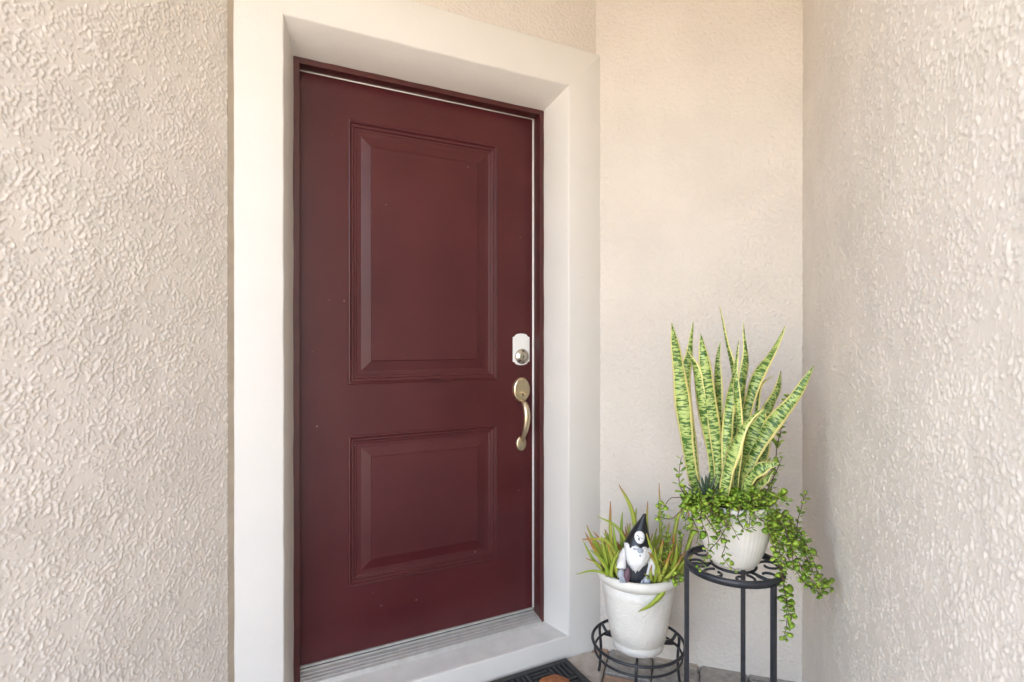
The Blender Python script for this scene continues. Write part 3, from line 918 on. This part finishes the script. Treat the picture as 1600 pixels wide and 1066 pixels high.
# small dark rosette beside the snake plant
M['agave'] = mat('grey_green_leaf', (0.055, 0.095, 0.055), 0.4, var=0.25, vscale=30)
rc_ = P(*z1(690, 165), 1.50)
ag = thing('small_agave', rc_, 'small dark grey-green pointed rosette beside the tall banded leaves', 'plant')
for k in range(22):
    a = k * 2.399; el = math.radians(rng.uniform(15, 88) if k > 7 else rng.uniform(60, 88))
    ln = rng.uniform(0.045, 0.075)
    d = Vector((math.cos(a) * math.cos(el), math.sin(a) * math.cos(el), math.sin(el)))
    b0 = rc_ + Vector((0, 0, -0.012))
    blade('leaf', [b0, b0 + d * ln * 0.5 + Vector((0, 0, .004)), b0 + d * ln + Vector((0, 0, .008))], 0.009,
          lambda t: (1 - t) ** 0.7 * (0.7 + t * .6) + 0.03, M['agave'], ag, (0, 0), 0.3, 8, 0.0014, False, 2)

# ---------------------------------------------------------------- spiky plant in the lower pot
soil1 = pb + 0.245
al = thing('spiky_succulent', LS + Vector((0, 0, soil1)), 'yellow-green spiky succulent with orange tips around the gnome', 'plant')
def spikeprof(t): return max(0.05, (1 - t) ** 0.75 * (0.85 + 0.5 * t))
spikes = [
    ([(215, 530), (165, 430), (112, 310)], 1.88, .011), ([(225, 540), (165, 450), (105, 345)], 1.83, .011), ([(250, 520), (228, 340), (228, 195)], 1.90, .011),
    ([(320, 430), (260, 320), (165, 267)], 1.88, .009), ([(260, 470), (205, 385), (90, 380)], 1.80, .009), ([(290, 480), (280, 340), (285, 248)], 1.98, .011),
    ([(370, 460), (330, 240), (268, 115)], 1.95, .014), ([(350, 470), (345, 300), (352, 228)], 2.0, .010), ([(425, 520), (404, 330), (408, 195)], 1.93, .010),
    ([(470, 520), (468, 300), (462, 108)], 1.99, .008), ([(520, 520), (545, 300), (588, 205)], 1.96, .012), ([(560, 540), (618, 350), (600, 240)], 1.92, .013),
    ([(530, 560), (555, 440), (575, 350)], 1.86, .011), ([(560, 560), (598, 420), (642, 330)], 1.84, .010), ([(500, 575), (470, 645), (420, 695), (360, 727)], 1.755, .015),
    ([(250, 560), (150, 530), (62, 547)], 1.82, .006), ([(200, 540), (140, 470), (95, 385)], 1.84, .008), ([(240, 540), (215, 430), (200, 330)], 1.85, .010),
    ([(260, 540), (255, 440), (240, 300)], 1.83, .011), ([(225, 550), (190, 480), (128, 430)], 1.80, .008), ([(460, 560), (430, 440), (400, 350)], 1.82, .012),
    ([(450, 570), (470, 450), (480, 380)], 1.80, .012), ([(500, 570), (520, 460), (535, 350)], 1.83, .013), ([(470, 560), (450, 500), (410, 440)], 1.78, .013),
    ([(540, 570), (545, 500), (600, 430)], 1.82, .011), ([(580, 560), (610, 470), (660, 400)], 1.86, .008), ([(440, 590), (445, 560), (440, 530)], 1.775, .007),
    ([(520, 540), (500, 380), (510, 300)], 1.95, .012), ([(545, 540), (530, 420), (560, 260)], 1.98, .010), ([(300, 500), (310, 400), (300, 330)], 1.92, .011),
    ([(190, 540), (170, 500), (110, 470)], 1.83, .006), ([(230, 560), (238, 500), (270, 430)], 1.79, .010), ([(215, 555), (205, 470), (182, 360)], 1.81, .012),
    ([(440, 580), (452, 510), (440, 420)], 1.785, .012), ([(455, 585), (490, 520), (520, 430)], 1.78, .012), ([(470, 585), (520, 540), (570, 470)], 1.785, .011),
    ([(430, 585), (420, 545), (428, 500)], 1.775, .009), ([(500, 580), (540, 480), (548, 390)], 1.80, .012), ([(345, 480), (318, 380), (322, 300)], 1.96, .011),
    ([(230, 545), (180, 440), (140, 360)], 1.86, .010), ([(520, 570), (570, 500), (622, 440)], 1.80, .010), ([(270, 560), (240, 480), (215, 400)], 1.80, .012), ([(410, 590), (405, 560), (390, 545)], 1.77, .005),
]
for pts, dpt, wd in spikes:
    n_ = len(pts)
    db_ = 0.6 * dpt + 0.4 * 1.87
    ctrl = [P(*z1(x, y), db_ + (dpt - db_) * i / (n_ - 1)) for i, (x, y) in enumerate(pts)]
    blade('leaf', ctrl, wd * 1.45, spikeprof, M['spike'], al, (rng.uniform(-.4, .4), rng.uniform(-.5, .5)), 0.5, 12, 0.003, False, 3)
for k in range(85):     # further blades filling the pot
    a = rng.uniform(0, 2 * math.pi); r = rng.uniform(0.03, 0.105)
    b0 = LS + Vector((math.cos(a) * r, math.sin(a) * r, soil1))
    if (b0 - P(989, 900, 1.84)).length < 0.070: continue
    o_ = Vector((math.cos(a), math.sin(a), 0)); ln = rng.uniform(0.07, 0.16); ou = rng.uniform(0.2, 0.55)
    ctrl = [b0, b0 + (o_ * ou * .4 + Vector((0, 0, 1))) * ln * .5, b0 + (o_ * ou + Vector((0, 0, 1))) * ln + Vector((0, 0, -.01))]
    blade('leaf', ctrl, rng.uniform(.011, .018), spikeprof, M['spike'], al, (rng.uniform(-.6, .6), rng.uniform(-.6, .6)), 0.5, 10, 0.003, False, 3)

# ---------------------------------------------------------------- trailing succulent
def leafmat(name, c1, c2):
    m = mat(name, c1, 0.33, spec=0.5)
    nt = m.node_tree; N = nt.nodes; L = nt.links; b = N['Principled BSDF']
    geo = N.new('ShaderNodeNewGeometry')
    r = N.new('ShaderNodeValToRGB')
    r.color_ramp.elements[0].color = (*c1, 1); r.color_ramp.elements[1].color = (*c2, 1)
    L.new(geo.outputs['Random Per Island'], r.inputs[0]); L.new(r.outputs[0], b.inputs['Base Color'])
    b.inputs['Subsurface Weight'].default_value = 0.15
    b.inputs['Subsurface Radius'].default_value = (0.002, 0.004, 0.001)
    return m
M['tleaf'] = leafmat('round_leaf', (0.14, 0.28, 0.025), (0.38, 0.53, 0.07))
M['stem'] = mat('stem', (0.13, 0.065, 0.04), 0.6, var=0.3, vscale=80)

def round_leaf(base, d, up, ln, wd):
    """fleshy obovate leaf: convex top and bottom"""
    d = d.normalized(); s = d.cross(up)
    s = s.normalized() if s.length > 1e-4 else d.orthogonal().normalized()
    n = s.cross(d).normalized()
    out = [(0.0, 0.10), (0.22, 0.26), (0.5, 0.46), (0.75, 0.50), (0.93, 0.34), (1.0, 0.0)]
    ring = [base + d * (t * ln) + s * (h * wd) for t, h in out] + [base + d * (t * ln) - s * (h * wd) for t, h in out[:-1][::-1]]
    m = len(ring)
    v = ring + [base + d * (0.58 * ln) + n * (wd * .09), base + d * (0.58 * ln) - n * (wd * .11)]
    f = [(i, (i + 1) % m, m) for i in range(m)] + [((i + 1) % m, i, m + 1) for i in range(m)]
    return v, f

def strand(parent, ctrl, size=0.0135, spacing=0.0125, thick=0.0017, start=0.0, bushy=1.0, seed=0, spread=0.0):
    rr = random.Random(seed)
    ctrl = [Vector(c) for c in ctrl]
    length = sum((b - a).length for a, b in zip(ctrl, ctrl[1:]))
    n = max(10, int(length / 0.008))
    pts = crom(ctrl, n)
    pts = [p + Vector((rr.uniform(-1, 1), rr.uniform(-1, 1), rr.uniform(-1, 1))) * 0.0012 for p in pts]
    st = mesh('stem', *tube(pts, lambda t: thick * (1 - 0.55 * t), 6), M['stem'], parent, True)
    lv = MB()
    k = 0
    s = start * length
    while s < length:
        t = s / length * (n - 1)
        i = min(int(t), n - 2)
        p = pts[i].lerp(pts[i + 1], t - i)
        T = (pts[i + 1] - pts[i]).normalized()
        A = T.orthogonal().normalized(); B = T.cross(A)
        a = (k % 2) * math.pi / 2 + rr.uniform(-.5, .5)
        for sg in (0, math.pi):
            for rep in range(2 if rr.random() < bushy - 1 else 1):
                if rr.random() < 0.08: continue
                aa = a + sg + rep * rr.uniform(.6, 1.4)
                dd = A * math.cos(aa) + B * math.sin(aa) + T * rr.uniform(.15, .8) + Vector((0, 0, rr.uniform(0, .5)))
                sz = size * rr.uniform(.5, 1.2) * (1 - 0.25 * (s / length) ** 3)
                off = Vector((rr.uniform(-1, 1), rr.uniform(-1, 1), rr.uniform(-1, 1))) * spread
                upv = Vector((rr.uniform(-.6, .6), rr.uniform(-.6, .6), 1)) + T * 0.4
                v_, f_ = round_leaf(p + off + dd.normalized() * thick, dd, upv, sz, sz * rr.uniform(.72, .9))
                lv.add((v_, f_))
        k += 1
        s += spacing * rr.uniform(.75, 1.25)
    o = lv.build('leaves', M['tleaf'], st, True)
    tag(o, kind='stuff')
    return st

tp = thing('trailing_succulent', TS + Vector((0, 0, soil2)) + camang(-20) * 0.03, 'round-leaved trailing succulent spilling over the ribbed pot beside the rough wall', 'plant')
def z3(x, y): return (1140 + x / 4.265, 760 + y / 4.265)
strands = [
    ([z1(880, 215), z3(250, 180), z3(400, 250), z3(500, 380), z3(560, 510), z3(610, 610), z3(690, 690)], 1.53, 1.46, 1.5, .0),
    ([z1(900, 225), z3(220, 230), z3(310, 330), z3(420, 530), z3(520, 660), z3(640, 690)], 1.50, 1.44, 1.5, .10),
    ([z1(900, 220), z3(260, 260), z3(330, 420), z3(350, 580), z3(380, 750), z3(380, 900), z3(365, 1030)], 1.49, 1.44, 1.6, .0),
    ([z1(890, 230), z3(330, 230), z3(400, 380), z3(470, 520), z3(560, 640), z3(625, 730)], 1.48, 1.42, 1.5, .15),
    ([z1(905, 220), z3(330, 210), z3(430, 300), z3(465, 190), z3(505, 50)], 1.56, 1.55, 1.2, .2),
    ([z1(905, 220), z3(300, 250), z3(390, 330), z3(450, 400), z3(530, 450)], 1.50, 1.46, 1.6, .2),
    ([z1(930, 210), (1206, 760), (1214, 700), (1224, 655), (1230, 618)], 1.58, 1.60, 1.0, .05),
    ([z1(900, 210), (1195, 770), (1212, 740), (1222, 715)], 1.52, 1.50, 1.3, .1),
    ([z1(640, 190), (1068, 770), (1060, 745), (1066, 712)], 1.52, 1.52, 1.2, .1),
    ([z1(640, 200), z1(575, 180), z1(520, 180), z1(488, 215), z1(465, 225)], 1.50, 1.48, 1.3, .72),
    ([z1(620, 200), z1(580, 230), z1(520, 280), z1(440, 262)], 1.50, 1.50, 1.2, .6),
    ([z1(740, 200), z1(735, 290), z1(780, 380), z1(770, 470), z1(840, 545)], 1.47, 1.42, 1.2, .15),
    ([z1(800, 210), z1(800, 290), z1(750, 380), z1(700, 440), z1(655, 520)], 1.46, 1.42, 1.15, .1),
    ([z1(690, 200), z1(660, 270), z1(700, 370), z1(690, 470)], 1.46, 1.42, 1.2, .0),
    ([z1(640, 200), z1(620, 270), z1(650, 340), z1(640, 400)], 1.47, 1.44, 1.4, .1),
    ([z1(860, 210), z1(840, 270), z1(870, 330), z1(920, 320)], 1.46, 1.42, 1.2, .1),
    ([z1(900, 215), z1(930, 270), z1(980, 300), z1(1000, 350)], 1.47, 1.43, 1.5, .0),
    ([z1(700, 205), z1(720, 250), z1(800, 300), z1(845, 380)], 1.46, 1.42, 1.2, .1),
    ([z1(930, 215), z1(1000, 260), z1(1060, 330), z1(1100, 430), z1(1110, 540)], 1.50, 1.44, 1.6, .1),
    ([z1(930, 220), z1(1010, 300), z1(1040, 420), z1(1070, 520)], 1.49, 1.44, 1.7, .1),
    ([z1(940, 225), z1(1030, 330), z1(1120, 460), z1(1180, 590), z1(1240, 640)], 1.50, 1.45, 1.7, .2),
    ([z1(940, 225), z1(1060, 320), z1(1150, 430), z1(1220, 560), z1(1290, 600)], 1.53, 1.48, 1.6, .3),
    ([z1(950, 220), z1(1040, 280), z1(1110, 360), z1(1150, 380)], 1.52, 1.48, 1.6, .1),
    ([z1(930, 230), z1(1020, 420), z1(1060, 600), z1(1080, 700), z1(1100, 760)], 1.48, 1.43, 1.6, .3),
    ([z1(640, 210), z1(680, 260), z1(720, 320), z1(740, 350)], 1.45, 1.41, 1.5, .0),
    ([z1(940, 210), z1(1020, 240), z1(1100, 300), z1(1170, 400), z1(1190, 500)], 1.52, 1.47, 1.4, .2),
]
for k, (pp, d0, d1, bz, st_) in enumerate(strands):
    n_ = len(pp)
    strand(tp, [P(x, y, d0 + (d1 - d0) * i / (n_ - 1)) for i, (x, y) in enumerate(pp)], 0.0205, 0.0138, 0.0017, st_, bz - 0.05, 100 + k, 0.002)
for k in range(34):    # short shoots over the pot's soil and rim
    x = rng.uniform(610, 1030); 
    a0 = P(*z1(x, rng.uniform(185, 225)), rng.uniform(1.47, 1.56))
    dx = rng.uniform(-60, 60)
    a1 = P(*z1(x + dx, rng.uniform(150, 200)), rng.uniform(1.46, 1.56)); a2 = P(*z1(x + dx * 1.8, rng.uniform(200, 330)), rng.uniform(1.42, 1.47))
    strand(tp, [a0, a1, a2], 0.0195, 0.013, 0.0015, 0.05, 1.5, 300 + k, 0.002)
# sprigs of the same succulent rooted in the lower pot
js = thing('leafy_sprig', LS + Vector((0, 0, soil1)) + camang(-10) * 0.08, 'small round-leaved succulent sprigs growing beside the gnome in the embossed pot', 'plant')
for k, (pp, d0, d1, bz) in enumerate([
    ([z1(500, 560), z1(495, 470), z1(475, 330), z1(470, 200)], 1.86, 1.90, 1.0), ([z1(520, 570), z1(510, 480), z1(500, 380), z1(490, 330)], 1.82, 1.82, 1.5),
    ([z1(530, 560), z1(560, 480), z1(570, 400), z1(560, 350)], 1.83, 1.84, 1.4), ([z1(480, 570), z1(470, 500), z1(480, 420)], 1.80, 1.80, 1.4),
    ([z1(530, 560), z1(560, 545), z1(590, 570), z1(600, 625)], 1.80, 1.76, 1.3), ([z1(520, 560), z1(550, 570), z1(560, 600)], 1.78, 1.75, 1.2)]):
    n_ = len(pp)
    strand(js, [P(x, y, d0 + (d1 - d0) * i / (n_ - 1)) for i, (x, y) in enumerate(pp)], 0.019, 0.015, 0.0016, 0.1, bz, 500 + k, 0.002)

# ---------------------------------------------------------------- garden gnome
M['gblack'] = mat('gnome_black', (0.020, 0.020, 0.023), 0.30, bump=0.15, bscale=60, bdist=0.001)
M['gdark'] = mat('gnome_charcoal', (0.035, 0.038, 0.048), 0.5, bump=0.2, bscale=150, bdist=0.001)
M['gwhite'] = mat('gnome_white', (0.84, 0.83, 0.82), 0.5, var=0.05, vscale=60, bump=0.3, bscale=110, bdist=0.002)
M['ggrey'] = mat('gnome_grey', (0.40, 0.44, 0.50), 0.5, var=0.2, vscale=120)
M['gball'] = mat('gnome_ball', (0.16, 0.085, 0.115), 0.45, var=0.25, vscale=60)
GB = P(989, 880, 1.855); GB.z = soil1 + 0.008
gn = thing('garden_gnome', GB, 'garden gnome with black pointed hat and white beard in the embossed pot', 'ornament')
gF = Vector((math.sin(YAW), math.cos(YAW), 0))
gtilt = math.radians(6)
def G(x, y, z):
    """gnome axes: x right, y away from the viewer, z up; leaning a little"""
    x2 = x * math.cos(gtilt) + z * math.sin(gtilt); z2_ = -x * math.sin(gtilt) + z * math.cos(gtilt)
    q = GB + RIGHT * x2 + gF * y
    return Vector((q.x, q.y, GB.z + z2_))
def gblob(name, c, rad, m, parent, fn=None, nu=20, nv=14):
    v, f = [], []
    for i in range(nv + 1):
        th_ = math.pi * i / nv
        for k in range(nu):
            a = 2 * math.pi * k / nu
            q = Vector((math.sin(th_) * math.cos(a), math.sin(th_) * math.sin(a), math.cos(th_)))
            if fn: q = fn(q)
            v.append(G(c[0] + q.x * rad[0], c[1] + q.y * rad[1], c[2] + q.z * rad[2]))
    for i in range(nv):
        for k in range(nu):
            k2 = (k + 1) % nu
            f.append((i * nu + k, i * nu + k2, (i + 1) * nu + k2, (i + 1) * nu + k))
    return mesh(name, v, f, m, parent, True)
# body: pear-shaped
v, f = [], []
bp_ = [(0.040, 0.0), (0.050, 0.006), (0.054, 0.022), (0.053, 0.045), (0.048, 0.070), (0.041, 0.092), (0.034, 0.110), (0.030, 0.125), (0.020, 0.135)]
for r, z in bp_:
    for k in range(28):
        a = 2 * math.pi * k / 28
        v.append(G(r * math.cos(a), r * 0.85 * math.sin(a), z))
for i in range(len(bp_) - 1):
    for k in range(28):
        f.append((i * 28 + k, i * 28 + (k + 1) % 28, (i + 1) * 28 + (k + 1) % 28, (i + 1) * 28 + k))
f += [tuple(range(28)), tuple((len(bp_) - 1) * 28 + k for k in range(28))]
gbody = mesh('body', v, f, M['gdark'], gn, True)
# beard: wavy tapering shield in front of the body
v, f = [], []
rows = 14
for i in range(rows + 1):
    t = i / rows
    z = 0.128 - 0.088 * t
    wdt = 0.044 * (1 - t ** 1.6) + 0.003
    xc = 0.004 - 0.012 * t
    for k in range(13):
        q = k / 6 - 1
        yb = -(0.034 + 0.018 * math.sin(math.pi * min(1, t * 1.1))) + 0.030 * q * q * (1 - 0.5 * t)
        v.append(G(xc + q * wdt, yb - 0.0018 * math.sin(k * 2.3 + t * 7) - 0.003, z + 0.004 * math.sin(k * 1.9)))
for i in range(rows):
    for k in range(12):
        f.append((i * 13 + k, i * 13 + k + 1, (i + 1) * 13 + k + 1, (i + 1) * 13 + k))
o = mesh('beard', v, f, M['gwhite'], gn, True)
s = o.modifiers.new('thickness', 'SOLIDIFY'); s.thickness = 0.010; s.offset = 0
# arms and hands
mesh('sleeve', *tube(crom([G(-0.034, -0.004, 0.104), G(-0.050, -0.018, 0.078), G(-0.054, -0.036, 0.050)], 10), lambda t: 0.014 + 0.004 * t, 12), M['gwhite'], gn, True)
mesh('sleeve', *tube(crom([G(0.036, -0.004, 0.104), G(0.054, -0.016, 0.070), G(0.052, -0.036, 0.038)], 10), lambda t: 0.015 + 0.006 * t, 12), M['gwhite'], gn, True)
for (hx, hz, sg) in ((-0.056, 0.040, -1), (0.032, 0.026, 1)):
    hd = gblob('hand', (hx, -0.052, hz), (0.013, 0.011, 0.015), M['ggrey'], gn)
    fb = MB()
    for q in range(4):
        x_ = hx - sg * 0.004 + (q - 1.5) * 0.0062
        fb.add(tube(crom([G(x_, -0.055, hz - .004), G(x_ - sg * .002, -0.066, hz - .010 - .001 * abs(q - 1.5)), G(x_ - sg * .003, -0.064, hz - .022)], 7), lambda t: 0.0036 - 0.001 * t, 8))
    fb.add(tube(crom([G(hx - sg * .010, -0.054, hz + .004), G(hx - sg * .018, -0.062, hz + .001), G(hx - sg * .021, -0.063, hz - .006)], 6), lambda t: 0.0038 - 0.001 * t, 8))
    fb.build('fingers', M['ggrey'], hd, True)
mesh('boot', *tube(crom([G(0.012, -0.040, 0.012), G(0.014, -0.058, 0.010), G(0.015, -0.066, 0.008)], 6), lambda t: 0.013 - 0.003 * t, 10), M['gdark'], gn, True)
gblob('ball', (-0.038, -0.062, 0.042), (0.0115, 0.0115, 0.026), M['gball'], gn, lambda q: Vector((q.x * (1 - .25 * abs(q.z) ** 2), q.y * (1 - .25 * abs(q.z) ** 2), q.z)))
gblob('nose', (0.001, -0.047, 0.122), (0.0105, 0.009, 0.0085), M['ggrey'], gn)
gblob('cheek', (-0.013, -0.040, 0.122), (0.009, 0.006, 0.005), M['ggrey'], gn)
gblob('cheek', (0.016, -0.040, 0.119), (0.009, 0.006, 0.005), M['ggrey'], gn)
gblob('mouth', (0.000, -0.056, 0.108), (0.0026, 0.002, 0.002), M['dark'], gn)
# hat
v, f = [], []
hp = [(0.0485, 0.112), (0.0490, 0.117), (0.0455, 0.126), (0.0400, 0.142), (0.0340, 0.160), (0.0260, 0.178), (0.0180, 0.196), (0.0115, 0.210), (0.0080, 0.220), (0.0065, 0.228), (0.0035, 0.232), (0.0006, 0.2325)]
def hat_c(z):
    t = max(0, (z - 0.13) / 0.10)
    return 0.004 + 0.012 * t ** 1.8
for i, (r, z) in enumerate(hp):
    for k in range(36):
        a = 2 * math.pi * k / 36
        wv = (0.004 * math.sin(2 * a + 1.0) - 0.006 * math.cos(a)) * max(0, 1 - i / 3.5)
        v.append(G(hat_c(z) + r * math.cos(a), r * 0.9 * math.sin(a), z + wv))
for i in range(len(hp) - 1):
    for k in range(36):
        f.append((i * 36 + k, i * 36 + (k + 1) % 36, (i + 1) * 36 + (k + 1) % 36, (i + 1) * 36 + k))
f += [tuple(range(36)), tuple((len(hp) - 1) * 36 + k for k in range(36))]
hat = mesh('hat', v, f, M['gblack'], gn, True)
# round white emblem lying on the cone
def HP(dx, dz, lift):
    """point of the hat's front, dx across and dz up from the emblem's centre"""
    z = 0.160 + dz
    r = 0.0340 + (z - 0.160) * (-0.46)
    x = dx - 0.006
    yy = -0.9 * math.sqrt(max(1e-6, r * r - x * x)) - lift
    return G(hat_c(z) + x, yy, z)
def patch(name, outline, lift, m, parent):
    c = (sum(p[0] for p in outline) / len(outline), sum(p[1] for p in outline) / len(outline))
    n_ = len(outline)
    v = [HP(*c, lift)]
    for s_ in (0.5, 1.0):
        v += [HP(c[0] + (x - c[0]) * s_, c[1] + (y - c[1]) * s_, lift) for x, y in outline]
    v += [HP(x, y, lift - 0.0022) for x, y in outline]
    f = []
    for i in range(n_):
        j = (i + 1) % n_
        f += [(0, 1 + i, 1 + j), (1 + i, 1 + n_ + i, 1 + n_ + j, 1 + j), (1 + n_ + i, 1 + 2 * n_ + i, 1 + 2 * n_ + j, 1 + n_ + j)]
    return mesh(name, v, f, m, parent, True)
em = patch('emblem', [(0.0165 * math.cos(a), 0.0185 * math.sin(a)) for a in [2 * math.pi * k / 32 for k in range(32)]], 0.0022, M['gwhite'], hat)
patch('mark', [(-.011, .005), (-.008, .006), (-.003, .003), (-.004, .0015), (-.008, .004)], 0.0030, M['gblack'], hat)
patch('mark', [(-.006, -.003), (-.003, -.002), (0, -.003), (-.001, -.008), (-.004, -.009)], 0.0030, M['gblack'], hat)
patch('mark', [(.004, -.001), (.007, 0), (.009, -.002), (.006, -.003)], 0.0030, M['gblack'], hat)
patch('mark', [(-.002, .001), (.001, .002), (.001, .0), (-.001, -.001)], 0.0030, M['gblack'], hat)
